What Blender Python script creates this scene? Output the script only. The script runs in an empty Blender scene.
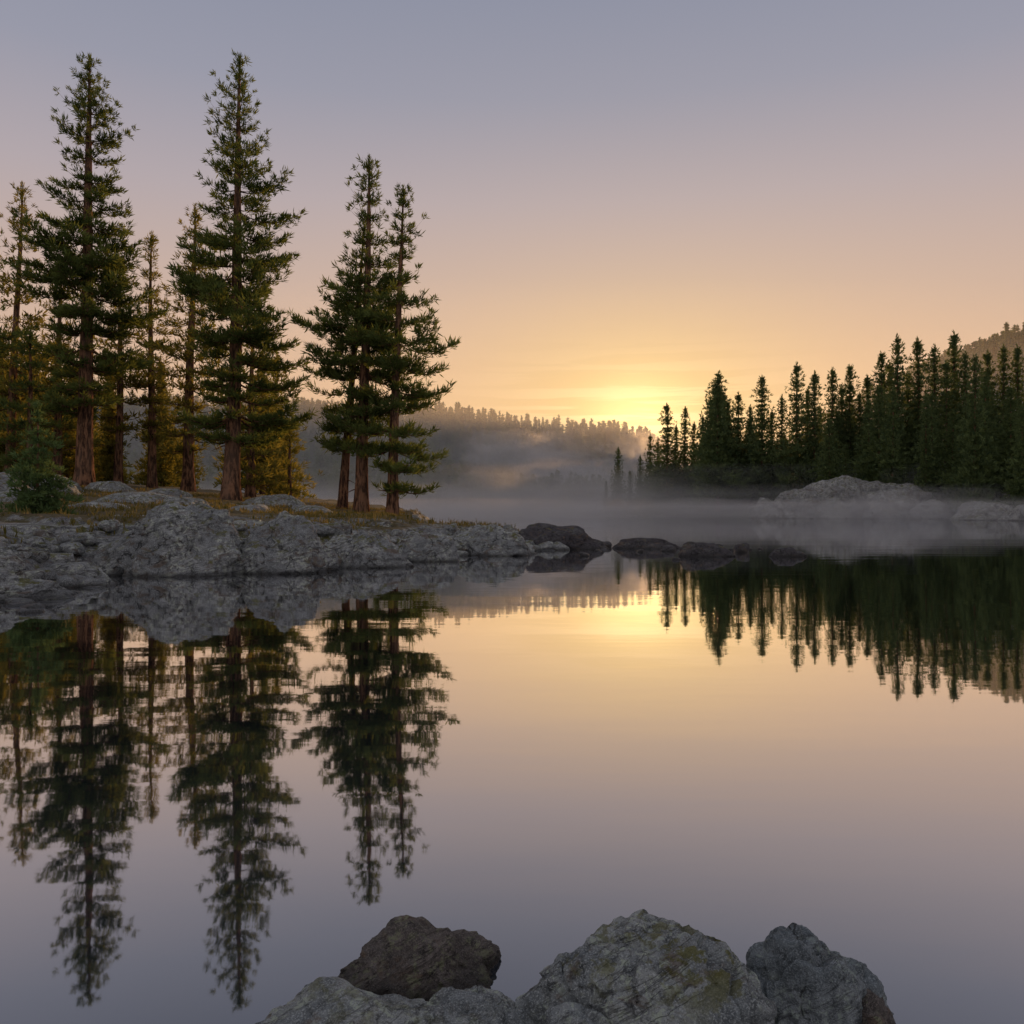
import bpy, math, random, time
import numpy as np
from mathutils import Vector
scene=bpy.context.scene
CAMH=1.5; F=28/36*1024
rng=np.random.default_rng(7)
def P2X(px,d): return (px-512)/F*d
def P2Z(py,d): return CAMH+(512-py)/F*d
# ---------------------------------------------------------------- noise
_r=np.random.default_rng(3)
PERM=np.concatenate([_r.permutation(256)]*3)
G=_r.normal(size=(256,3)); G/=np.linalg.norm(G,axis=1)[:,None]
def perlin(p):
    pi=np.floor(p).astype(np.int32); f=(p-pi); pi&=255
    u=f*f*f*(f*(f*6-15)+10)
    out=0
    for a in (0,1):
        wx=u[:,0] if a else 1-u[:,0]
        pa=PERM[pi[:,0]+a]
        for b in (0,1):
            wy=wx*(u[:,1] if b else 1-u[:,1])
            pb=PERM[pa+((pi[:,1]+b)&255)]
            for c in (0,1):
                wz=u[:,2] if c else 1-u[:,2]
                g=G[PERM[pb+((pi[:,2]+c)&255)]]
                out=out+wy*wz*(g[:,0]*(f[:,0]-a)+g[:,1]*(f[:,1]-b)+g[:,2]*(f[:,2]-c))
    return out*1.5
def fbm(p,o=5,ridge=False):
    s=0;a=1.0
    for i in range(o):
        n=perlin(p+i*17.3)
        if ridge: n=0.5-np.abs(n)*1.6
        s=s+n*a; a*=0.5; p=p*2.03
    return s
def sstep(a,b,x):
    t=np.clip((x-a)/(b-a),0,1); return t*t*(3-2*t)
# ---------------------------------------------------------------- mesh helper
def mesh_tris(name,V,T,mats,mi=None,tint=None,smooth=True):
    me=bpy.data.meshes.new(name)
    V=np.ascontiguousarray(V,dtype=np.float32); T=np.ascontiguousarray(T,dtype=np.int32)
    k=T.shape[1]
    me.vertices.add(len(V)); me.vertices.foreach_set('co',V.ravel())
    me.loops.add(T.size); me.loops.foreach_set('vertex_index',T.ravel())
    me.polygons.add(len(T)); me.polygons.foreach_set('loop_start',np.arange(0,T.size,k,dtype=np.int32))
    me.polygons.foreach_set('loop_total',np.full(len(T),k,dtype=np.int32))
    if mi is not None: me.polygons.foreach_set('material_index',np.ascontiguousarray(mi,dtype=np.int32))
    me.polygons.foreach_set('use_smooth',np.full(len(T),smooth,dtype=bool))
    for m in mats: me.materials.append(m)
    if tint is not None:
        at=me.attributes.new('tint','FLOAT','POINT'); at.data.foreach_set('value',np.ascontiguousarray(tint,dtype=np.float32))
    me.update(calc_edges=True)
    return me
def add_obj(name,me,loc=(0,0,0),parent=None):
    o=bpy.data.objects.new(name,me); o.location=loc
    scene.collection.objects.link(o)
    if parent: o.parent=parent
    return o
# ---------------------------------------------------------------- material helper
def newmat(name):
    m=bpy.data.materials.new(name); m.use_nodes=True
    nt=m.node_tree; nt.nodes.clear()
    return m,nt
class N:
    def __init__(s,nt): s.nt=nt
    def n(s,t,**k):
        nd=s.nt.nodes.new(t)
        for a,b in k.items(): setattr(nd,a,b)
        return nd
    def l(s,a,b): s.nt.links.new(a,b)
    def inp(s,sock,v):
        if isinstance(v,bpy.types.NodeSocket): s.l(v,sock)
        else: sock.default_value=v
    def math(s,op,a,b=None,c=None,clamp=False):
        nd=s.n('ShaderNodeMath',operation=op,use_clamp=clamp)
        s.inp(nd.inputs[0],a)
        if b is not None: s.inp(nd.inputs[1],b)
        if c is not None: s.inp(nd.inputs[2],c)
        return nd.outputs[0]
    def noise(s,vec,scale,detail=6,rough=0.55,out=0,dist=0):
        nd=s.n('ShaderNodeTexNoise'); s.l(vec,nd.inputs['Vector'])
        nd.inputs['Scale'].default_value=scale; nd.inputs['Detail'].default_value=detail
        nd.inputs['Roughness'].default_value=rough; nd.inputs['Distortion'].default_value=dist
        return nd.outputs[out]
    def mapr(s,v,a,b,c=0,d=1,smooth=True):
        nd=s.n('ShaderNodeMapRange'); nd.interpolation_type='SMOOTHSTEP' if smooth else 'LINEAR'
        s.inp(nd.inputs[0],v)
        for i,x in enumerate((a,b,c,d)): nd.inputs[i+1].default_value=x
        return nd.outputs[0]
    def mix(s,f,a,b,bt='MIX'):
        nd=s.n('ShaderNodeMix',data_type='RGBA',blend_type=bt)
        s.inp(nd.inputs[0],f)
        for k,v in ((6,a),(7,b)):
            if isinstance(v,bpy.types.NodeSocket): s.l(v,nd.inputs[k])
            else: nd.inputs[k].default_value=(*v,1) if len(v)==3 else v
        return nd.outputs[2]
    def vmul(s,v,t):
        nd=s.n('ShaderNodeVectorMath',operation='MULTIPLY'); s.l(v,nd.inputs[0]); nd.inputs[1].default_value=t
        return nd.outputs[0]
# ---------------------------------------------------------------- materials
def rock_mat(name,c1,c2,lich,scale=1.0,moss=0.5,brown=0.3,wet=0.10,ground=False,crackamt=0.7):
    m,nt=newmat(name); N_=N(nt)
    geo=N_.n('ShaderNodeNewGeometry'); pos=geo.outputs['Position']
    sp=N_.n('ShaderNodeSeparateXYZ'); N_.l(pos,sp.inputs[0])
    sn=N_.n('ShaderNodeSeparateXYZ'); N_.l(geo.outputs['Normal'],sn.inputs[0])
    big=N_.noise(pos,1.3*scale,3,0.6); med=N_.noise(pos,6*scale,6,0.68); fine=N_.noise(pos,55*scale,3,0.7)
    col=N_.mix(N_.mapr(big,0.38,0.62),c1,c2)
    col=N_.mix(N_.mapr(med,0.42,0.66),col,tuple(x*0.42 for x in c1))
    spk=N_.mapr(fine,0.50,0.62)
    col=N_.mix(N_.math('MULTIPLY',spk,0.5),col,tuple(x*1.7 for x in c2))
    spk2=N_.mapr(N_.noise(pos,90*scale,2,0.6),0.58,0.68)
    col=N_.mix(N_.math('MULTIPLY',spk2,0.6),col,tuple(x*0.2 for x in c1))
    if brown>0:
        br=N_.mapr(N_.noise(N_.vmul(pos,(1,1,2)),2.1*scale,4,0.6,dist=1),0.56-0.1*brown,0.70-0.1*brown)
        col=N_.mix(N_.math('MULTIPLY',br,0.7),col,(0.12,0.085,0.06))
    li=N_.math('MULTIPLY',N_.mapr(N_.noise(pos,9*scale,6,0.75,dist=0.4),0.52,0.58),N_.mapr(big,0.42,0.55))
    col=N_.mix(N_.math('MULTIPLY',li,0.8),col,lich)
    sv=N_.n('ShaderNodeVectorRotate',rotation_type='EULER_XYZ'); N_.l(pos,sv.inputs[0]); sv.inputs['Rotation'].default_value=(0.35,0.45,0.2)
    strat=N_.noise(N_.vmul(sv.outputs[0],(0.5,0.7,5.5)),1.3*scale,4,0.6,dist=0.5)
    sline=N_.math('MULTIPLY',N_.mapr(N_.math('ABSOLUTE',N_.math('SUBTRACT',strat,0.5)),0.0,0.02,1,0),crackamt)
    sline=N_.math('MULTIPLY',sline,N_.mapr(big,0.40,0.52))
    vor=N_.n('ShaderNodeTexVoronoi',feature='DISTANCE_TO_EDGE')
    wn=N_.n('ShaderNodeVectorMath',operation='ADD'); N_.l(pos,wn.inputs[0])
    nz=N_.n('ShaderNodeTexNoise'); N_.l(pos,nz.inputs['Vector']); nz.inputs['Scale'].default_value=1.4*scale; nz.inputs['Detail'].default_value=4
    sc=N_.n('ShaderNodeVectorMath',operation='SCALE'); N_.l(nz.outputs['Color'],sc.inputs[0]); sc.inputs['Scale'].default_value=0.9/scale
    N_.l(sc.outputs[0],wn.inputs[1]); N_.l(wn.outputs[0],vor.inputs['Vector']); vor.inputs['Scale'].default_value=0.55*scale
    crack=N_.mapr(vor.outputs['Distance'],0.0,0.016,1,0)
    crack=N_.math('MULTIPLY',crack,N_.mapr(med,0.40,0.55))
    crack=N_.math('MAXIMUM',crack,sline)
    col=N_.mix(N_.math('MULTIPLY',crack,0.7),col,(0.014,0.013,0.012))
    ms=N_.math('MULTIPLY',N_.mapr(N_.noise(pos,3.3*scale,5,0.7),0.60-0.16*moss,0.68-0.16*moss),N_.mapr(sn.outputs['Z'],0.35,0.8))
    ms=N_.math('MULTIPLY',ms,N_.mapr(sp.outputs['Z'],0.12,0.3))
    mosscol=N_.mix(fine,(0.045,0.05,0.012),(0.17,0.16,0.04))
    col=N_.mix(N_.math('MULTIPLY',ms,0.9),col,mosscol)
    if ground:
        gn=N_.math('ADD',N_.noise(pos,0.35,6,0.62),N_.mapr(sp.outputs['Z'],0.5,1.9,-0.12,0.15))
        gr=N_.math('MULTIPLY',N_.mapr(gn,0.47,0.54),N_.mapr(sn.outputs['Z'],0.75,0.93))
        gc=N_.mix(N_.noise(pos,1.1,5,0.7),(0.055,0.06,0.02),(0.16,0.105,0.055))
        col=N_.mix(gr,col,gc)
        far=N_.mapr(sp.outputs['Z'],4.5,8.0)
        far=N_.math('MAXIMUM',far,N_.mapr(sp.outputs['Y'],120,170))
        col=N_.mix(far,col,(0.03,0.038,0.018))
    wt=N_.mapr(N_.math('ADD',sp.outputs['Z'],N_.math('MULTIPLY',N_.math('SUBTRACT',med,0.5),wet)),0.0,wet,1,0)
    col=N_.mix(N_.math('MULTIPLY',wt,0.8),col,(0.014,0.013,0.012))
    b=N_.n('ShaderNodeBsdfPrincipled'); N_.l(col,b.inputs['Base Color'])
    N_.l(N_.mapr(wt,0,1,0.85,0.35),b.inputs['Roughness']); b.inputs['Specular IOR Level'].default_value=0.3
    h=N_.math('ADD',N_.math('MULTIPLY',med,0.8),N_.math('MULTIPLY',fine,0.14))
    h=N_.math('ADD',h,N_.math('MULTIPLY',strat,0.5))
    h=N_.math('SUBTRACT',h,N_.math('MULTIPLY',crack,0.2))
    bp=N_.n('ShaderNodeBump'); N_.l(h,bp.inputs['Height']); bp.inputs['Strength'].default_value=1.0; bp.inputs['Distance'].default_value=0.17/scale
    N_.l(bp.outputs[0],b.inputs['Normal'])
    o=N_.n('ShaderNodeOutputMaterial'); N_.l(b.outputs[0],o.inputs[0])
    return m
granite=rock_mat('granite',(0.17,0.18,0.185),(0.31,0.32,0.32),(0.43,0.46,0.39),1.0,0.45,0.4,0.16)
granite_near=rock_mat('granite_near',(0.17,0.19,0.20),(0.29,0.31,0.31),(0.38,0.43,0.35),3.2,0.65,0.1,0.06,crackamt=0.6)
granite_blue=rock_mat('granite_blue',(0.13,0.155,0.17),(0.21,0.235,0.25),(0.29,0.34,0.31),3.6,0.1,0.0,0.06,crackamt=0.5)
granite_brown=rock_mat('granite_brown',(0.085,0.075,0.07),(0.15,0.13,0.12),(0.20,0.21,0.13),3.4,0.7,0.4,0.06,crackamt=0.5)
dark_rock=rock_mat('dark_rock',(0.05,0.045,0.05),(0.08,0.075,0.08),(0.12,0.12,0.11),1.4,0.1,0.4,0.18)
outcrop_rock=rock_mat('outcrop_rock',(0.17,0.17,0.17),(0.32,0.32,0.31),(0.38,0.39,0.33),0.35,0.5,0.4,0.3)
ground_mat=rock_mat('ground_mat',(0.155,0.16,0.165),(0.28,0.285,0.285),(0.40,0.42,0.35),0.9,0.45,0.4,0.18,ground=True)
def needle_mat(name,ca,cb,trans=0.35):
    m,nt=newmat(name); q=N(nt)
    at=q.n('ShaderNodeAttribute',attribute_name='tint')
    col=q.mix(at.outputs['Fac'],ca,cb)
    d=q.n('ShaderNodeBsdfDiffuse'); q.l(col,d.inputs[0])
    t=q.n('ShaderNodeBsdfTranslucent'); q.l(q.mix(1.0,col,(1.7,1.5,0.8),'MULTIPLY'),t.inputs[0])
    mx=q.n('ShaderNodeMixShader'); mx.inputs[0].default_value=trans
    q.l(d.outputs[0],mx.inputs[1]); q.l(t.outputs[0],mx.inputs[2])
    o=q.n('ShaderNodeOutputMaterial'); q.l(mx.outputs[0],o.inputs[0])
    return m
needles=needle_mat('pine_needles',(0.035,0.055,0.022),(0.15,0.185,0.06),0.4)
needles_sunlit=needle_mat('pine_needles_sunlit',(0.06,0.065,0.02),(0.23,0.21,0.06),0.5)  # golden sunlight on the back pines put into the needle colour
needles_far=needle_mat('fir_needles',(0.04,0.065,0.035),(0.14,0.18,0.075),0.35)
needles_young=needle_mat('young_needles',(0.05,0.09,0.04),(0.14,0.20,0.08),0.3)
grass_mat=needle_mat('grass_blades',(0.06,0.065,0.02),(0.2,0.16,0.07),0.4)
def bark_mat():
    m,nt=newmat('bark'); q=N(nt)
    geo=q.n('ShaderNodeNewGeometry'); pos=geo.outputs['Position']
    v=q.vmul(pos,(1,1,0.22)); n1=q.noise(v,5,5,0.65); n2=q.noise(v,1.2,3)
    col=q.mix(q.mapr(n1,0.4,0.62),(0.04,0.024,0.018),(0.27,0.14,0.08))
    col=q.mix(q.math('MULTIPLY',q.mapr(n2,0.4,0.7),0.5),col,(0.19,0.12,0.085))
    b=q.n('ShaderNodeBsdfDiffuse'); q.l(col,b.inputs[0])
    bp=q.n('ShaderNodeBump'); q.l(n1,bp.inputs['Height']); bp.inputs['Strength'].default_value=1; bp.inputs['Distance'].default_value=0.25
    q.l(bp.outputs[0],b.inputs['Normal'])
    o=q.n('ShaderNodeOutputMaterial'); q.l(b.outputs[0],o.inputs[0]); return m
bark=bark_mat()
# ---------------------------------------------------------------- terrain
LAKE=np.array([(-7.3,10.2),(-8.0,12.4),(-8.7,15.3),(-9.6,19.0),(-7.7,19.6),(-5.7,20.6),(-4.9,21.5),(-2.9,24.9),(-0.44,29.1),(1.95,32.3),(3.4,35),
 (2.6,38.5),(-1.5,43),(-4.5,50),(-5.5,60),(-6,75),(-12,92),(-28,112),(-80,160),(-170,230),(-200,330),(-120,450),(-40,500),(22,460),(46,330),(52,262),(64,215),(78,190),(94,172),(88,140),(92,100),(130,70),(160,0),(80,-60),(0,-70),(-30,-40),(-16,0),(-8.5,6)],float)
def sdist(x,y):
    x=np.asarray(x,float); y=np.asarray(y,float)
    best=np.full(x.shape,1e18); inside=np.zeros(x.shape,bool)
    n=len(LAKE)
    for i in range(n):
        ax,ay=LAKE[i]; bx,by=LAKE[(i+1)%n]; ex,ey=bx-ax,by-ay
        px=x-ax; py=y-ay
        t=np.clip((px*ex+py*ey)/(ex*ex+ey*ey),0,1)
        best=np.minimum(best,(px-t*ex)**2+(py-t*ey)**2)
        if ay!=by:
            c=((ay>y)!=(by>y)); inside^=(c&(x<ex*(y-ay)/ey+ax))
    best=np.sqrt(best)
    return np.where(inside,-best,best)
def ridge(x,y,Y0,pxs,pys,th,sf,sb):
    X=[(p-512)/F*Y0 for p in pxs]; Z=[P2Z(q,Y0)-th for q in pys]
    h=np.interp(x,X,Z)
    s=np.where(y<Y0,sf,sb)
    return h*np.exp(-((y-Y0)/s)**2)
def masked(mask,fn,shape):
    out=np.zeros(shape)
    if mask.any(): out[mask]=fn(mask)
    return out
def height(x,y):
    x=np.asarray(x,float).ravel(); y=np.asarray(y,float).ravel()
    d=sdist(x,y)
    near=(y<140)&(x<30)
    d=d+masked(near,lambda m:fbm(np.stack([x[m]*.35,y[m]*.35,0*x[m]],1),4)*0.9,x.shape)+masked(~near,lambda m:perlin(np.stack([x[m]*.035,y[m]*.035,0*x[m]],1))*6,x.shape)
    pl=0.62+0.5*sstep(2,-10,x)+ np.clip(-x-10,0,60)*0.062*sstep(20,60,y)+sstep(50,120,y)*1.2
    pl=pl*(1-0.45*sstep(-1,3,x))
    nm=near&(d>-3)&(d<90)
    rz=masked(nm,lambda m:fbm(np.stack([x[m]*0.16+y[m]*0.06,y[m]*0.32,np.full(m.sum(),2.)],1),5,True),x.shape)
    steps=masked(nm,lambda m:fbm(np.stack([x[m]*0.5,y[m]*0.9,np.full(m.sum(),5.)],1),5,True),x.shape)
    hl=pl*sstep(-0.3,3.4,d)+0.02*np.clip(d-3,0,30)
    hl=hl+ (rz*0.26+steps*0.12)*sstep(-0.6,1.5,d)
    st=0.27; t=(hl+0.05*rz+0.1*x*0.3)/st; fr=t-np.floor(t)
    terr=(np.floor(t)+sstep(0.55,0.95,fr))*st-(0.05*rz+0.1*x*0.3)
    hl=np.where(nm&(d<14),hl+(terr-hl)*0.8*sstep(14,8,d)*sstep(-0.3,0.3,d),hl)
    hr=sstep(-1,10,d)*1.5+np.clip(d,0,90)*0.075
    fm=(~near)&(d>0)&(d<400)
    hr=hr+masked(fm,lambda m:fbm(np.stack([x[m]*.042,y[m]*.042,0*x[m]],1),4),x.shape)*3.0*sstep(0,30,d)
    h=np.where(near,hl,hr)
    bed=-2.2*sstep(0.3,-6,d)-0.15*sstep(0.2,-0.4,d)
    h=np.where(d>-0.6,h+bed,bed+rz*0.05)
    hills=np.maximum(ridge(x,y,900,[-300,100,300,440,500,560,600,636,650,680,740,1200],[420,405,408,416,422,428,432,437,447,474,488,488],14,190,600),
                     ridge(x,y,720,[300,740,830,900,950,1000,1050,1150,1500],[520,510,450,400,364,338,320,304,280],14,170,600))
    hm=(y>420)&(y<2200)&(np.abs(x)<1600)
    hills=hills+masked(hm,lambda m:fbm(np.stack([x[m],y[m],0*x[m]],1)*0.006,4),x.shape)*10*sstep(450,620,y)
    far=sstep(1500,2500,np.hypot(x,y))*20
    return h+np.clip(hills,0,400)*sstep(0,60,d)+far
def axis(segs):
    out=[segs[0][0]]
    for a,b,s in segs:
        n=max(1,int(round((b-a)/s))); out+=list(np.linspace(a,b,n+1)[1:])
    return np.array(out)
xs=axis([(-4000,-1000,250),(-1000,-200,25),(-200,-60,6),(-60,-30,0.9),(-30,-14,0.35),(-14,5,0.09),(5,20,1.0),(20,60,5),(60,130,2.5),(130,200,6),(200,1000,20),(1000,4000,250)])
ys=axis([(-1500,-100,100),(-100,0,10),(0,9,1.0),(9,38,0.11),(38,75,0.45),(75,130,1.5),(130,260,3),(260,500,8),(500,1100,15),(1100,5000,150)])
XX,YY=np.meshgrid(xs,ys); hz=height(XX,YY)
V=np.stack([XX.ravel(),YY.ravel(),hz],1)
nx,ny=len(xs),len(ys)
ii=(np.arange(ny-1)[:,None]*nx+np.arange(nx-1)[None]).ravel()
Q=np.stack([ii,ii+1,ii+1+nx,ii+nx],1)
add_obj('ground',mesh_tris('ground',V,Q,[ground_mat]))
def gz(x,y): return float(height([x],[y])[0])
# ---------------------------------------------------------------- water
def water():
    m,nt=newmat('lake_water'); q=N(nt)
    geo=q.n('ShaderNodeNewGeometry'); pos=geo.outputs['Position']
    n1=q.noise(q.vmul(pos,(0.35,1.1,1)),1.0,2,0.5)
    n2=q.noise(q.vmul(pos,(0.05,0.16,1)),1.0,2,0.5)
    n3=q.noise(q.vmul(pos,(2.0,5.0,1)),1.0,2,0.5)
    mask=q.mapr(q.noise(q.vmul(pos,(0.02,0.05,1)),1.0,2),0.4,0.65,0.25,1.0)
    h=q.math('ADD',q.math('MULTIPLY',n1,0.007),q.math('MULTIPLY',n2,0.03))
    h=q.math('ADD',h,q.math('MULTIPLY',q.math('MULTIPLY',n3,mask),0.0035))
    bp=q.n('ShaderNodeBump'); q.l(h,bp.inputs['Height']); bp.inputs['Strength'].default_value=0.35; bp.inputs['Distance'].default_value=1.0
    lw=q.n('ShaderNodeLayerWeight'); lw.inputs[0].default_value=0.5
    fc=q.mapr(lw.outputs['Facing'],0.46,0.88,0.29,0.94,False)
    g=q.n('ShaderNodeBsdfGlossy'); g.inputs['Roughness'].default_value=0.025; g.inputs[0].default_value=(0.98,0.98,0.99,1)
    q.l(bp.outputs[0],g.inputs['Normal'])
    d=q.n('ShaderNodeBsdfDiffuse'); d.inputs[0].default_value=(0.012,0.018,0.026,1)
    mx=q.n('ShaderNodeMixShader'); q.l(fc,mx.inputs[0]); q.l(d.outputs[0],mx.inputs[1]); q.l(g.outputs[0],mx.inputs[2])
    o=q.n('ShaderNodeOutputMaterial'); q.l(mx.outputs[0],o.inputs[0]); return m
me=mesh_tris('lake_water',[(-400,-200,0),(400,-200,0),(400,700,0),(-400,700,0)],[[0,1,2,3]],[water()])
add_obj('lake_water',me)
# ---------------------------------------------------------------- trees
def tube(pts,rad,sides):
    pts=np.asarray(pts,float); n=len(pts); rad=np.asarray(rad,float)
    t=np.empty_like(pts); t[1:-1]=pts[2:]-pts[:-2]; t[0]=pts[1]-pts[0]; t[-1]=pts[-1]-pts[-2]
    t/=np.sqrt((t*t).sum(1))[:,None]+1e-9
    ref=np.array([0.3,0.2,1.0]) if abs(t[0][2])<0.8 else np.array([1.,0.1,0])
    a=np.stack([t[:,1]*ref[2]-t[:,2]*ref[1],t[:,2]*ref[0]-t[:,0]*ref[2],t[:,0]*ref[1]-t[:,1]*ref[0]],1)
    a/=np.sqrt((a*a).sum(1))[:,None]
    b=np.stack([t[:,1]*a[:,2]-t[:,2]*a[:,1],t[:,2]*a[:,0]-t[:,0]*a[:,2],t[:,0]*a[:,1]-t[:,1]*a[:,0]],1)
    ang=np.linspace(0,2*np.pi,sides,endpoint=False)
    V=pts[:,None]+rad[:,None,None]*(np.cos(ang)[None,:,None]*a[:,None]+np.sin(ang)[None,:,None]*b[:,None])
    V=V.reshape(-1,3)
    i=(np.arange(n-1)[:,None]*sides+np.arange(sides)[None]).ravel(); j=(np.arange(n-1)[:,None]*sides+(np.arange(sides)+1)%sides).ravel()
    return V,np.concatenate([np.stack([i,j,j+sides],1),np.stack([i,j+sides,i+sides],1)])
def blades(P,D,s,w,k,r,up=0.35,spread=0.9,single=False):
    wv=np.repeat(w,k) if isinstance(w,np.ndarray) else w
    P=np.repeat(P,k,0); D=np.repeat(D,k,0); s=np.repeat(s,k)
    d=D+r.normal(size=P.shape)*spread*0.6; d[:,2]+=up
    d/=np.linalg.norm(d,axis=1)[:,None]
    L=s*r.uniform(0.65,1.2,len(s))
    sd=np.cross(d,r.normal(size=P.shape)); sd/=np.linalg.norm(sd,axis=1)[:,None]+1e-9
    sd*=(wv*r.uniform(0.7,1.3,len(s)))[:,None]*0.5
    P=P+r.normal(size=P.shape)*(s*0.16)[:,None]
    if single:
        V=np.stack([P-sd,P+d*L[:,None],P+sd],1).reshape(-1,3)
        return V,np.arange(len(P)*3).reshape(-1,3)
    mid=P+d*L[:,None]*0.45
    V=np.stack([P,mid-sd,P+d*L[:,None],mid+sd],1).reshape(-1,3)
    b=np.arange(len(P))*4
    return V,np.concatenate([np.stack([b,b+1,b+2],1),np.stack([b,b+2,b+3],1)])
S6=np.linspace(0,1,6)
def conifer(seed,H=33,R=4.5,cb=0.22,tr=0.7,lean=(0,0),tier=0.9,per=5,tuft=0.62,bw=0.10,k=12,step=0.5,shape='pine',side=None,twigs=True,sparse=0.0,dead=5,tubes=True,tsides=12,jit=0.22,single=False):
    r=np.random.default_rng(seed)
    Vs=[];Ts=[];Ms=[];Cs=[];off=0
    def push(V,T,m,c):
        nonlocal off
        Vs.append(V);Ts.append(T+off);Ms.append(np.full(len(T),m));Cs.append(c if isinstance(c,np.ndarray) else np.full(len(V),c));off+=len(V)
    n=22 if tsides>6 else 6; t=np.linspace(0,1,n)
    ph=r.uniform(0,6,2)
    def axis_at(tt):
        tt=np.asarray(tt,float)
        return np.stack([lean[0]*tt+0.006*H*np.sin(tt*4+ph[0])*tt,lean[1]*tt+0.006*H*np.sin(tt*5+ph[1])*tt,tt*H-0.3*(tt<=0)],-1)
    rad=tr*(1-t)**0.75*0.93+tr*0.03+tr*0.45*np.exp(-t*28)
    V,T=tube(axis_at(t),rad,tsides); V+= (r.normal(size=V.shape)*0.03*tr)
    push(V,T,0,0.5)
    for i in range(dead):
        tt=r.uniform(cb*0.4,cb*1.1); a=r.uniform(0,6.28); L=r.uniform(0.04,0.10)*H*0.6
        p0=axis_at(tt); dd=np.array([math.cos(a),math.sin(a),r.uniform(-0.3,0.1)])
        V,T=tube([p0,p0+dd*L*0.5,p0+dd*L+np.array([0,0,-0.1*L])],[tr*0.12,tr*0.07,0.01],4); push(V,T,0,0.5)
    z=cb*H; TP=[];TD=[];TS=[];TC=[]
    lump=r.uniform(0,10)
    UP=np.array([0,0,1.])
    while z<H*0.985:
        u=(z/H-cb)/(1-cb)
        if shape=='pine': Lm=R*min(1,(1-u)*1.8+0.06)**0.85*(0.8+0.2*min(1,u*5))
        else: Lm=R*((1-u)**0.8)*(0.8+0.2*min(1,u*8))+0.015*R
        nb=max(3,int(round(per*r.uniform(0.8,1.25)*(1 if u<0.85 else 0.8))))
        a0=r.uniform(0,6.28)
        tf=tuft*(1-0.30*max(0,u-0.5)/0.5) if shape=='pine' else tuft*(1-0.42*u)
        tierL=r.uniform(0.75,1.15)
        for b in range(nb):
            if r.random()<sparse: continue
            a=a0+b*6.283/nb+r.uniform(-0.35,0.35)
            L=Lm*tierL*max(0.3,0.88+0.2*math.sin(lump+a+z/H*16)+r.uniform(-0.30,0.20))
            if side is not None: L*= 1+side[1]*math.cos(a-side[0])*(1-u)
            el=(0.75*max(0,u-0.6)/0.4 if shape=='pine' else 0.5*max(0,u-0.75)/0.25) + r.uniform(-0.10,0.12) - (0.20*(1-u) if shape=='pine' else 0.35*(1-u)+0.1)
            zz=(z+r.uniform(-jit,jit)*tier)/H
            if zz>0.99: continue
            p0=axis_at(zz); s=S6
            hd=np.array([math.cos(a),math.sin(a),0]); sd=np.array([-math.sin(a),math.cos(a),0])
            bend=r.uniform(-0.12,0.12)
            curve=(-0.12*np.sin(s*np.pi)+0.17*s**2.5) if shape=='pine' else (-0.22*s+0.20*s**3)
            pts=p0+L*(s[:,None]*hd*math.cos(el)+(s*math.sin(el)+curve)[:,None]*UP+(bend*s**2)[:,None]*sd)
            br=max(0.018*H/33,tr*0.16*(1-u*0.8))
            if tubes:
                V,T=tube(pts,br*(1-s*0.85),4); push(V,T,0,0.5)
            q0=0.28 if shape=='pine' else 0.08
            m=max(2,int(L*(1-q0)/step))
            for q in np.linspace(q0,1.0,m):
                f5=q*5; i5=min(4,int(f5)); p=pts[i5]+(pts[i5+1]-pts[i5])*(f5-i5)
                wloc=L*0.28*(1.15-q)+0.04*L if q<0.97 else 0
                TP.append(p);TD.append(hd*0.7+UP*0.35);TS.append(tf);TC.append(r.normal(0.45,0.15))
                if twigs and wloc>step*0.5:
                    for sg in (-1,1):
                        if r.random()<0.15: continue
                        tl=wloc*r.uniform(0.6,1.3)
                        dr=hd*r.uniform(0.5,0.9)+sd*sg; dr/=math.sqrt(dr@dr)
                        kk=max(1,int(round(tl/(step*0.85)))); rise=r.uniform(-0.05,0.22)
                        e=p+dr*tl+UP*rise*tl
                        if tubes:
                            V,T=tube([p,e],[br*0.35,br*0.12],3); push(V,T,0,0.5)
                        cc=r.normal(0.5,0.2)
                        for w in range(1,kk+1):
                            TP.append(p+(e-p)*(w/kk));TD.append(dr*0.7+UP*0.35);TS.append(tf*r.uniform(0.8,1.15));TC.append(cc)
        z+=tier*r.uniform(0.75,1.25)*(1 if u<0.8 else 0.6)
    top=axis_at(1.0)
    for i in range(6):
        TP.append(top-np.array([0,0,i*tuft*0.4]));TD.append(np.array([0,0,1.1]));TS.append(tuft*(0.55+0.07*i));TC.append(0.5)
    TP=np.array(TP);TD=np.array(TD);TS=np.array(TS);TC=np.clip(np.array(TC),0,1)
    V,T=blades(TP,TD,TS,bw*TS/tuft,k,r,single=single)
    kk=3 if single else 4
    c=np.repeat(TC,k*kk)+np.tile([0,0.15,0] if single else [-0.15,0,0.15,0],len(TP)*k)
    push(V,T,1,np.clip(c,0,1))
    return np.concatenate(Vs),np.concatenate(Ts),np.concatenate(Ms),np.concatenate(Cs)
def place_tree(seed,px,topy,d,toppx=None,mat=needles,Rpx=52,trpx=9,name='pine_tree',**kw):
    X=P2X(px,d); b=gz(X,d)-0.1; H=P2Z(topy,d)-b
    lx=P2X(toppx,d)-X if toppx is not None else 0
    V,T,M,C=conifer(seed,H=H,R=Rpx/F*d,tr=trpx/F*d,lean=(lx,rng.uniform(-.5,.5)),**kw)
    return add_obj(name,mesh_tris(name,V,T,[bark,mat],M,C),(X,d,b))
hk=dict(tuft=0.62,bw=0.095,step=0.46,jit=0.13,sparse=0.08)
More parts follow.
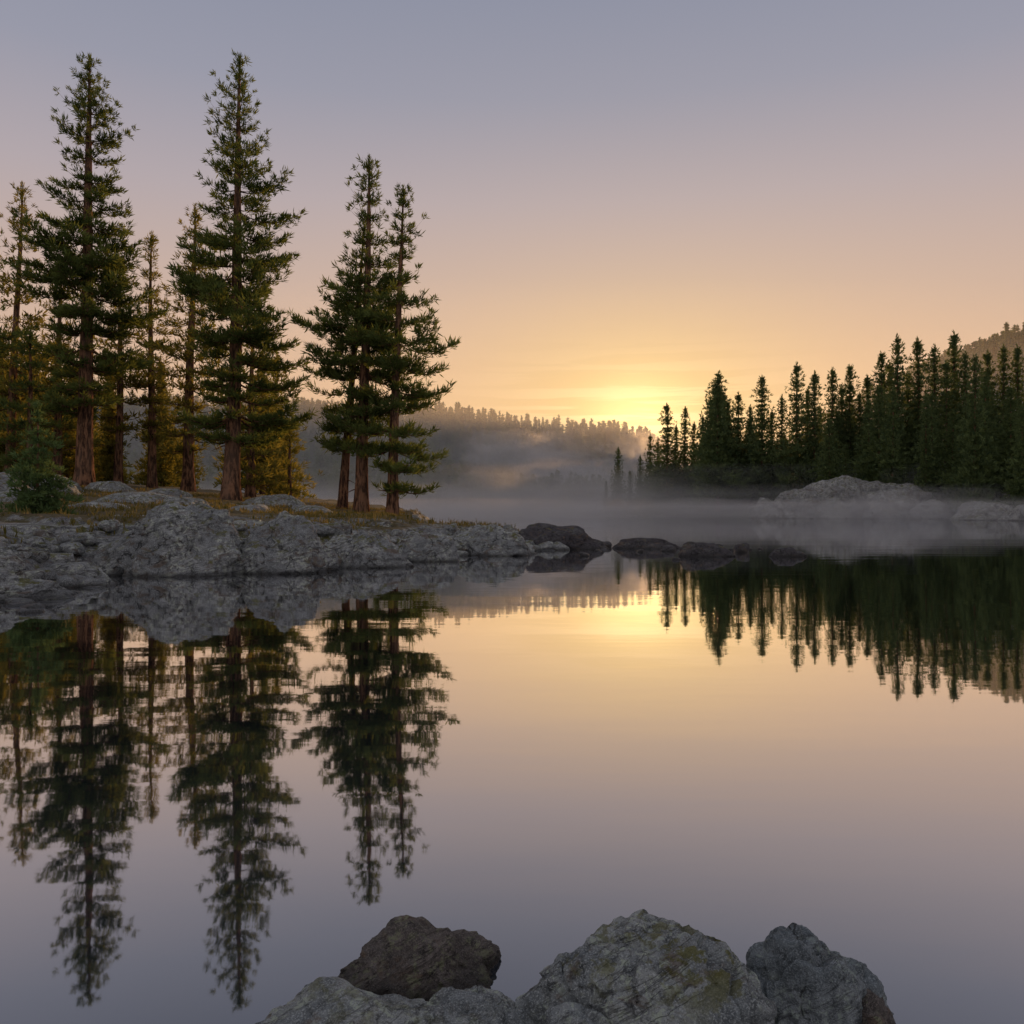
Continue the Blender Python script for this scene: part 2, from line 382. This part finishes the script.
place_tree(11,84,54,66,90,Rpx=60,trpx=8.5,cb=0.20,tier=1.55,per=7,k=17,**hk)
place_tree(12,231,58,62,241,Rpx=68,trpx=8.5,cb=0.15,tier=1.55,per=7,k=17,side=(0,0.15),**hk)
place_tree(13,361,156,62,368,Rpx=50,trpx=7,cb=0.20,tier=1.45,per=7,k=16,side=(math.pi,0.2),**hk)
place_tree(14,342,222,64,364,Rpx=44,trpx=5,cb=0.24,tier=1.55,per=6,k=16,side=(math.pi,0.4),**hk)
place_tree(15,392,190,61,402,Rpx=53,trpx=6,cb=0.10,tier=1.45,per=6,k=16,side=(0,0.25),**hk)
W=needles_sunlit
kw2=dict(tier=1.4,per=6,k=10,tuft=0.72,bw=0.13,step=0.62,sparse=0.05)
place_tree(21,10,182,82,18,mat=W,Rpx=38,trpx=5,cb=0.15,**kw2)
place_tree(22,152,236,84,154,mat=W,Rpx=26,trpx=4.5,cb=0.2,**kw2)
place_tree(23,188,205,80,192,mat=W,Rpx=38,trpx=6,cb=0.15,**kw2)
place_tree(24,57,265,78,60,mat=W,Rpx=38,trpx=5,cb=0.2,**kw2)
place_tree(25,118,262,82,122,mat=W,Rpx=34,trpx=4.5,cb=0.2,**kw2)
place_tree(26,250,315,76,254,mat=W,Rpx=38,trpx=5,cb=0.1,**kw2)
place_tree(27,290,425,80,290,mat=W,Rpx=26,trpx=2.5,cb=0.03,**kw2)
place_tree(28,-45,120,70,-40,Rpx=50,trpx=8,cb=0.2,**kw2)
place_tree(29,30,330,70,31,mat=needles,Rpx=38,trpx=4,cb=0.1,**kw2)
place_tree(31,37,404,27,38,Rpx=42,trpx=2.2,cb=0.05,tier=0.34,per=7,k=10,tuft=0.24,bw=0.05,step=0.17,shape='fir',name='pine_sapling',dead=0,mat=needles_young)
# ---- forest masses
def build_mass(name,meshes,items):
    root=bpy.data.objects.new(name,None); scene.collection.objects.link(root)
    for i,(x,y,z,s,sr,rot,vi) in enumerate(items):
        o=bpy.data.objects.new('tree_%d'%i,meshes[vi%len(meshes)]); o.location=(x,y,z); o.scale=(sr,sr,s); o.rotation_euler=(0,0,rot); o.parent=root
        scene.collection.objects.link(o)
mk=[conifer(200+i,H=30,R=[7.0,5.6,7.8,5.0,6.0,6.6][i],cb=[.06,.05,.12,.05,.08,.16][i],tr=0.42,tier=0.9,per=7,tuft=1.15,bw=0.34,k=6,step=1.0,shape='fir',dead=2,tubes=False,tsides=6) for i in range(6)]
mid=[mesh_tris('fir_mesh',V,T,[bark,needles_far],M,C) for V,T,M,C in mk]
midw=[mesh_tris('woods_mesh',V,T,[bark,needles_sunlit],M,C) for V,T,M,C in mk[:4]]
items=[]
fr=[(606,480,300,3),(618,447,300,1),(630,470,290,3),(640,455,285,1),(650,434,280,0),(658,440,275,1),(667,403,262,0),(676,425,270,1),(685,407,262,4),(694,422,262,3),(703,415,255,1),(710,398,258,0),(718,372,240,2),(717,384,252,2),(724,392,256,0),(719,388,264,2),(727,400,246,0),(738,392,246,0),(750,405,245,1),(762,376,236,5),(772,410,240,3),(782,395,235,1),(797,362,228,0),(808,388,235,1),(815,372,226,3),(832,368,228,1),(842,385,230,0),(850,365,228,4),(860,392,225,1),(868,375,226,3),(882,352,215,4),(890,362,222,0),(897,335,212,1),(908,372,220,4),(918,338,212,3),(926,395,180,4),(935,345,205,1),(946,360,200,0),(955,332,205,3),(966,352,200,1),(975,355,168,4),(988,350,200,0),(1003,345,198,1),(1018,345,196,3),(1035,330,196,0),(1022,405,150,4),(1060,320,190,1),(1085,340,180,3),(1110,300,180,0),(1150,310,170,5),(1200,300,170,1)]  # includes extra firs behind the big one, added to block sun glint on water
for px,ty,d,v in fr:
    X=P2X(px,d); z=gz(X,d)
    if z<0.3: z=0.8
    s=(P2Z(ty,d)-z)/30
    items.append((X,d,z-0.3,s,s*(1.15 if 708<px<726 else rng.uniform(0.85,1.1)),rng.uniform(0,6),v))  # firs on the sun's bearing widened to block its glint
def scatter(n,ylo,yhi,plo,phi,xmax,dmin,hfun,vn,wr,cond=None):
    out=[]
    y=rng.uniform(ylo,yhi,n*8); px=rng.uniform(plo,phi,n*8); x=P2X(px,y)
    dd=sdist(x,y); z=height(x,y)
    for i in range(len(x)):
        if len(out)>=n: break
        if x[i]>xmax or dd[i]<dmin: continue
        if cond and not cond(x[i],y[i]): continue
        Ht=hfun(px[i],y[i],z[i])
        if Ht<7: continue
        s=Ht/30; out.append((x[i],y[i],z[i]-0.3,s,s*rng.uniform(*wr),rng.uniform(0,6),int(rng.integers(vn))))
    return out
items+=scatter(160,150,430,600,1400,330,6,lambda p,y,z:min(rng.uniform(16,31),P2Z(np.interp(p,[600,650,720,800,900,1000],[475,447,415,398,375,372]),y)-z),6,(0.9,1.2),lambda x,y: y<290 or x>60+0.26*(y-240))
build_mass('distant_fir_forest',mid,items)
items=scatter(75,84,175,-350,300,1e9,4,lambda p,y,z:P2Z(rng.uniform(330,425) if p>-20 else rng.uniform(230,400),y)-z,4,(0.9,1.2))
build_mass('background_pine_woods',midw,items)
low=[conifer(300+i,H=18,R=[3.8,3.2,4.3,3.4][i],cb=0.04,tr=0.25,tier=2.0,per=4,tuft=2.4,bw=1.9,k=2,step=2.6,shape='fir',twigs=False,dead=0,tubes=False,tsides=3,single=True) for i in range(4)]
M_=7500
yy=rng.uniform(440,1010,M_); pp=rng.uniform(-100,1250,M_); xx=P2X(pp,yy)
sd_=sdist(xx,yy); zz=height(xx,yy); ok=sd_>8
Vs=[];Ts=[];Ms=[];Cs=[];off=0
for x,y,z in zip(xx[ok],yy[ok],zz[ok]):
    V,T,M,C=low[int(rng.integers(4))]
    s=rng.uniform(0.5,1.1); sr=s*rng.uniform(1.0,1.5); r0=rng.uniform(0,6); c,sn=math.cos(r0)*sr,math.sin(r0)*sr
    W_=np.empty_like(V); W_[:,0]=V[:,0]*c-V[:,1]*sn+x; W_[:,1]=V[:,0]*sn+V[:,1]*c+y; W_[:,2]=V[:,2]*s+z-0.5
    Vs.append(W_);Ts.append(T+off);Ms.append(M);Cs.append(np.clip(C+rng.uniform(-.3,.3),0,1));off+=len(V)
add_obj('hillside_forest',mesh_tris('hillside_forest',np.concatenate(Vs),np.concatenate(Ts),[bark,needles_far],np.concatenate(Ms),np.concatenate(Cs),smooth=False))
# ---------------------------------------------------------------- rocks
import bmesh
_ico={}
def ico(sub):
    if sub not in _ico:
        bm=bmesh.new(); bmesh.ops.create_icosphere(bm,subdivisions=sub,radius=1.0)
        me=bpy.data.meshes.new('tmp'); bm.to_mesh(me); bm.free()
        V=np.empty(len(me.vertices)*3,np.float32); me.vertices.foreach_get('co',V); V=V.reshape(-1,3).astype(float)
        T=np.empty(len(me.loops),np.int32); me.loops.foreach_get('vertex_index',T); T=T.reshape(-1,3); bpy.data.meshes.remove(me)
        V/=np.linalg.norm(V,axis=1)[:,None]; _ico[sub]=(V,T)
    return _ico[sub]
def rockgeo(seed,size,sub=5,npl=13,p=14,rough=0.10,rot=0.0,freq=1.0,crack=0.0,box=True):
    r=np.random.default_rng(seed); D,T=ico(sub)
    n=r.normal(size=(npl,3)); 
    if not box: n[:,2]=np.abs(n[:,2])*0.8
    n/=np.linalg.norm(n,axis=1)[:,None]
    if box: n=np.concatenate([n,[[0.1,0.1,1],[1,0.1,0.1],[-1,-.1,.1],[0,1,0.1],[0.1,-1,0.15]]])
    else: n=np.concatenate([n,[[0.15,-0.2,1],[1,0.,0.5],[-1,-.1,.45],[0,1,0.3],[0.1,-1,0.4]]])
    n/=np.linalg.norm(n,axis=1)[:,None]
    dd=np.concatenate([r.uniform(0.70,1.0,npl),r.uniform(0.82,0.95,5)])
    q=np.clip(D@n.T/dd,0,None)
    R=np.minimum((np.sum(q**p,1)+1e-9)**(-1/p),1.25)
    V=D*R[:,None]
    o=r.uniform(0,50,3)
    sz=np.array(size); W_=V*sz/np.mean(sz)
    disp=fbm(W_*1.6*freq+o,3)*rough*1.3+fbm(W_*5*freq+o,4,True)*rough*0.35
    if crack>0:
        c1=perlin(W_*1.1*freq+o+9)+0.15*perlin(W_*4*freq+o); g=np.exp(-(c1/0.03)**2); disp-=g*crack
        disp+=np.tanh(c1*30)*crack*0.35
        c2=perlin(W_*1.9*freq+o+31)+0.12*perlin(W_*5*freq+o+3); disp-=np.exp(-(c2/0.022)**2)*crack*0.6
        disp+=np.tanh(c2*40)*crack*0.22
    V=V*(1+disp)[:,None]*sz
    c,s=math.cos(rot),math.sin(rot)
    V=np.stack([V[:,0]*c-V[:,1]*s,V[:,0]*s+V[:,1]*c,V[:,2]],1)
    return V,T
def rock(name,loc,size,seed,mat,**kw):
    V,T=rockgeo(seed,size,**kw)
    return add_obj(name,mesh_tris(name,V,T,[mat]),loc)
def prock(px0,px1,topy,wy,seed,mat,name='boulder',depth=0.8,**kw):
    d=CAMH*F/(wy-512); w=(px1-px0)/F*d/2
    zt=P2Z(topy,d+w*depth*0.6); zb=-0.35*zt
    h=(zt-zb)/2*1.12
    return rock(name,(P2X((px0+px1)/2,d+w*depth),d+w*depth,zb+h*0.9),(w*1.12,w*depth*1.1,h),seed,mat,**kw)
prock(112,262,503,576,41,granite,sub=6,depth=0.6,rough=0.17,crack=0.07,npl=16,box=False)
prock(236,330,520,574,42,granite,sub=6,depth=0.6,rough=0.15,crack=0.06,box=False)
prock(318,400,530,568,43,granite,sub=6,depth=0.6,rough=0.15,crack=0.05,box=False)
prock(395,462,535,562,44,granite,sub=5,depth=0.6,rough=0.15,box=False)
prock(448,530,525,556,45,granite,sub=6,depth=0.6,rough=0.15,crack=0.05,box=False)
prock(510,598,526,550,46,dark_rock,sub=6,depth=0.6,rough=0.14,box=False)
prock(-60,50,572,602,47,granite,sub=6,depth=0.6,rough=0.14,crack=0.04,box=False)
prock(52,112,566,584,48,granite,sub=5,depth=0.6,box=False)
prock(-40,30,548,592,49,granite,sub=5,depth=0.8,box=False)
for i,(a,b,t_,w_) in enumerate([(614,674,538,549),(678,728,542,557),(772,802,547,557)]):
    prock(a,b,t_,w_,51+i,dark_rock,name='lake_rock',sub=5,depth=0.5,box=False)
for i,(px,d,w,h) in enumerate([(10,48,4,1.6),(-20,40,3,1.4),(60,55,2.2,0.9),(105,60,2.0,0.9),(165,56,2.4,0.9),(190,46,1.8,0.5),(275,60,2.4,0.9),(310,52,1.6,0.5),(95,34,1.6,0.4),(20,36,2.0,0.7),(140,44,2.2,0.6),(250,38,1.5,0.35)]):
    X=P2X(px,d); rock('boulder',(X,d,gz(X,d)+h*0.2),(w,w*0.7,h*0.8),60+i,granite,sub=5,rot=i,box=False)
for i,(px,d,w,h) in enumerate([(800,182,8,6.2),(850,184,13,9.0),(900,180,10,7.6),(770,192,6,3.6),(935,172,6,3.6),(880,176,7,4.4),(985,150,9,2.8),(1040,135,8,2.5),(830,178,7,4.0)]):
    X=P2X(px,d); rock('rock_outcrop',(X,d,h*0.3),(w,w*0.6,h*0.95),80+i,outcrop_rock,sub=6 if i<3 else 5,rough=0.18,rot=0.2*i,crack=0.03,box=False)
rr=np.random.default_rng(5)
def stones(name,cx,cy,cz,smin,smax,mat):
    Vs=[];Ts=[];off=0
    for k,(x,y,z) in enumerate(zip(cx,cy,cz)):
        s=rr.uniform(smin,smax)*(1 if rr.random()<0.85 else 1.7)
        V,T=rockgeo(1000+k%40,(s,s*rr.uniform(0.6,1),s*rr.uniform(0.4,0.7)),sub=3,rot=rr.uniform(0,6))
        Vs.append(V+np.array([x,y,z+s*0.1]));Ts.append(T+off);off+=len(V)
    add_obj(name,mesh_tris(name,np.concatenate(Vs),np.concatenate(Ts),[mat]))
cx=rr.uniform(-16,4.2,5000); cy=rr.uniform(10,40,5000); cs=sdist(cx,cy); okk=(cs>-0.7)&(cs<2.5); cx=cx[okk][:520]; cy=cy[okk][:520]
stones('shore_stones',cx,cy,np.maximum(height(cx,cy),-0.12),0.07,0.34,granite)
sp_=[(604,547),(598,551),(640,552),(668,551),(690,549),(733,551),(742,552),(748,550),(760,549),(716,548),(607,543),(655,546),(628,545),(585,556),(676,560),(570,548)]
cy=np.array([CAMH*F/(b-512) for a,b in sp_]); cx=np.array([P2X(a,y) for (a,b),y in zip(sp_,cy)])
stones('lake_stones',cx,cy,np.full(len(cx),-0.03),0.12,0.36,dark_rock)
# foreground rocks
fk=dict(box=False,npl=18,p=22)
rock('foreground_rock',(-0.31,2.62,-0.04),(0.30,0.22,0.20),91,granite_brown,sub=7,rough=0.13,freq=1.2,crack=0.03,rot=0.2,**fk)
rock('foreground_rock',(0.38,2.24,-0.03),(0.48,0.42,0.325),92,granite_near,sub=7,rough=0.12,freq=1.2,crack=0.08,rot=2.9,**fk)
rock('foreground_rock',(0.86,2.40,-0.05),(0.24,0.26,0.33),93,granite_blue,sub=7,rough=0.13,freq=1.1,crack=0.05,rot=0.5,**fk)
rock('foreground_rock',(-0.36,2.10,0.04),(0.44,0.30,0.17),94,granite_near,sub=7,rough=0.10,freq=1.2,crack=0.06,rot=0.1,**fk)
rock('foreground_rock',(-0.06,2.14,-0.02),(0.24,0.25,0.23),96,granite_near,sub=7,rough=0.12,freq=1.2,crack=0.06,rot=1.1,**fk)
rock('foreground_rock',(1.0,2.36,-0.05),(0.12,0.2,0.20),95,granite_brown,sub=6,rough=0.12,rot=0.4,**fk)
rock('foreground_rock',(0.25,1.3,-0.2),(0.9,0.6,0.42),97,granite_near,sub=6,rough=0.1,rot=0.4,**fk)
# ---------------------------------------------------------------- grass
n=20000
x=rr.uniform(-45,2,n*2); y=rr.uniform(18,75,n*2)
s0=sdist(x,y); g=fbm(np.stack([x*0.22,y*0.22,0*x],1),4)
ok=(s0>2.0)&(g>0.0); x=x[ok][:n];y=y[ok][:n]
z=height(x,y)
V,T=blades(np.stack([x,y,z-0.02],1),np.tile([0,0,1.],(len(x),1)),rr.uniform(0.08,0.30,len(x)),0.035,4,rr,up=0.6,spread=0.7)
add_obj('grass',mesh_tris('grass',V,T,[grass_mat],None,np.repeat(rr.uniform(0,1,len(x)),16)))
# ---------------------------------------------------------------- mist
def vmat(name,dens,an=0.6,col=(1.0,0.97,0.95)):
    m,nt=newmat(name); q=N(nt)
    vs=q.n('ShaderNodeVolumeScatter'); vs.inputs['Color'].default_value=(*col,1); vs.inputs['Anisotropy'].default_value=an; vs.inputs['Density'].default_value=dens
    o=q.n('ShaderNodeOutputMaterial'); q.l(vs.outputs[0],o.inputs['Volume']); return m
def box(name,a,b,mat,parent=None):
    V=[(x,y,z) for z in (a[2],b[2]) for y in (a[1],b[1]) for x in (a[0],b[0])]
    Fc=[[0,2,3,1],[4,5,7,6],[0,1,5,4],[2,6,7,3],[0,4,6,2],[1,3,7,5]]
    return add_obj(name,mesh_tris(name,V,Fc,[mat],smooth=False),parent=parent)
mist=bpy.data.objects.new('morning_mist',None); scene.collection.objects.link(mist)
for i,(zt,y0,dn) in enumerate([(3.2,95,.005),(7,150,.003),(14,200,.0022)]):
    box('layer_%d'%i,(-260-7*i,y0,-0.5-0.1*i),(330+9*i,640+11*i,zt),vmat('mist_layer_%d'%i,dn,0.5),mist)
mr=np.random.default_rng(12)
D4,T4=ico(4)
bm_=[]
for i in range(4):
    R_=1+fbm(D4*1.5+mr.uniform(0,40,3),3)*0.5
    bm_.append(D4*R_[:,None])
mats_=[vmat('mist_bank_%d'%i,dn,0.5) for i,dn in enumerate((0.008,0.012,0.017))]
banks=[]
for i in range(16):
    y=mr.uniform(170,400); px=mr.uniform(430,1080)
    banks.append((P2X(px,y),y,mr.uniform(1,8),mr.uniform(16,38),mr.uniform(8,18),mr.uniform(3,9)))
for i in range(14):
    y=mr.uniform(400,720); px=mr.uniform(480,680)
    banks.append((P2X(px,y),y,P2Z(mr.uniform(448,492),y),mr.uniform(22,55),mr.uniform(15,35),mr.uniform(7,16)))
for i in range(6):
    y=mr.uniform(105,180); px=mr.uniform(520,1000)
    banks.append((P2X(px,y),y,mr.uniform(0.5,2.5),mr.uniform(8,18),mr.uniform(5,10),mr.uniform(1.5,3.0)))
bmesh_cache={}
for i,(x,y,z,a,b,c) in enumerate(banks):
    key=(i%4,2 if c<4.5 else (1 if c<7 else 0))
    if key not in bmesh_cache: bmesh_cache[key]=mesh_tris('bank_mesh',bm_[key[0]],T4,[mats_[key[1]]])
    o=add_obj('bank_%d'%i,bmesh_cache[key],(x,y,z),mist); o.scale=(a,b,c)
box('haze',(-1500,300,-30),(1800,1000,90),vmat('haze',0.0009,0.35))
# ---------------------------------------------------------------- sky + sun
def sdir(azd,eld):
    az,el=math.radians(azd),math.radians(eld); return Vector((math.sin(az)*math.cos(el),math.cos(az)*math.cos(el),math.sin(el)))
S=sdir(14.5,6.5)      # sun lamp
GL=sdir(9.0,5.6)      # centre of the bright haze
w=bpy.data.worlds.new('World'); scene.world=w; w.use_nodes=True
nt=w.node_tree; nt.nodes.clear(); q=N(nt)
tc=q.n('ShaderNodeTexCoord'); D=tc.outputs['Generated']
sp=q.n('ShaderNodeSeparateXYZ'); q.l(D,sp.inputs[0])
cr=q.n('ShaderNodeValToRGB'); q.l(sp.outputs['Z'],cr.inputs[0])
st=[(0.0,(0.66,0.42,0.27)),(0.13,(0.68,0.45,0.30)),(0.25,(0.59,0.435,0.365)),(0.36,(0.45,0.39,0.415)),(0.46,(0.32,0.325,0.40)),(0.58,(0.25,0.275,0.365)),(1.0,(0.27,0.30,0.38))]
els=cr.color_ramp.elements
els[0].position=st[0][0]; els[0].color=(*st[0][1],1); els[1].position=1.0; els[1].color=(*st[-1][1],1)
for p,c in st[1:-1]:
    e=els.new(p); e.color=(*c,1)
def lenf(scale):
    sb=q.n('ShaderNodeVectorMath',operation='SUBTRACT'); q.l(D,sb.inputs[0]); sb.inputs[1].default_value=GL
    ml=q.vmul(sb.outputs[0],scale); ln=q.n('ShaderNodeVectorMath',operation='LENGTH'); q.l(ml,ln.inputs[0]); return ln.outputs['Value']
def gauss(v,s):
    a=q.math('DIVIDE',v,s); return q.math('EXPONENT',q.math('MULTIPLY',q.math('MULTIPLY',a,a),-1))
ld=lenf((1,1,1.5))
g1=gauss(ld,0.42); g2=gauss(ld,0.19); g3=gauss(lenf((1,1,1.2)),0.065)
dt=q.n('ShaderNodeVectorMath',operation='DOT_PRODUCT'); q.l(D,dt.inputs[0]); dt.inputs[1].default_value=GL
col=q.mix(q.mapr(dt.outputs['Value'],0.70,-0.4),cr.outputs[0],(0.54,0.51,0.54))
cn=q.noise(q.vmul(D,(4,4,75)),1.0,3,0.55,dist=0.3)
cm=q.math('MULTIPLY',q.mapr(cn,0.46,0.54),gauss(lenf((1,1,2.3)),0.15))
def addc(c,f,rgb):
    s=q.n('ShaderNodeVectorMath',operation='SCALE'); s.inputs[0].default_value=rgb; q.l(f,s.inputs['Scale'])
    a=q.n('ShaderNodeVectorMath',operation='ADD'); q.l(c,a.inputs[0]); q.l(s.outputs[0],a.inputs[1]); return a.outputs[0]
col=addc(col,g1,(0.17,0.08,-0.02)); col=addc(col,g2,(0.14,0.12,-0.06)); col=addc(col,g3,(1.0,0.72,0.28)); col=addc(col,cm,(0.30,0.24,0.18))
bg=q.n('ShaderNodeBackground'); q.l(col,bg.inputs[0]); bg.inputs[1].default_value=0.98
sky=q.n('ShaderNodeTexSky',sky_type='NISHITA'); sky.sun_disc=False; sky.sun_elevation=math.radians(6.5); sky.sun_rotation=math.radians(14.5); sky.air_density=1.0; sky.dust_density=1
bg2=q.n('ShaderNodeBackground'); q.l(sky.outputs[0],bg2.inputs[0]); bg2.inputs[1].default_value=0.001
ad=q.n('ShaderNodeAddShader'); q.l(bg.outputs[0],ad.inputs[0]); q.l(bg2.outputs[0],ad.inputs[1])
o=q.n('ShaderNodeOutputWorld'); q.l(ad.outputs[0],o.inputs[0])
L=bpy.data.lights.new('sun','SUN'); L.energy=5.0; L.color=(1,0.54,0.22); L.angle=math.radians(0.6)
lo=bpy.data.objects.new('sun',L); scene.collection.objects.link(lo)
lo.rotation_euler=(-S).to_track_quat('-Z','Y').to_euler(); lo.location=(100,700,80)
# ---------------------------------------------------------------- camera
cam=bpy.data.cameras.new('camera'); cam.lens=28; cam.sensor_width=36; cam.clip_end=8000; cam.clip_start=0.05
co=bpy.data.objects.new('camera',cam); co.location=(0,0,CAMH); co.rotation_euler=(math.pi/2,0,0)
scene.collection.objects.link(co); scene.camera=co
scene.view_settings.view_transform='Standard'; scene.view_settings.look='None'; scene.view_settings.exposure=0
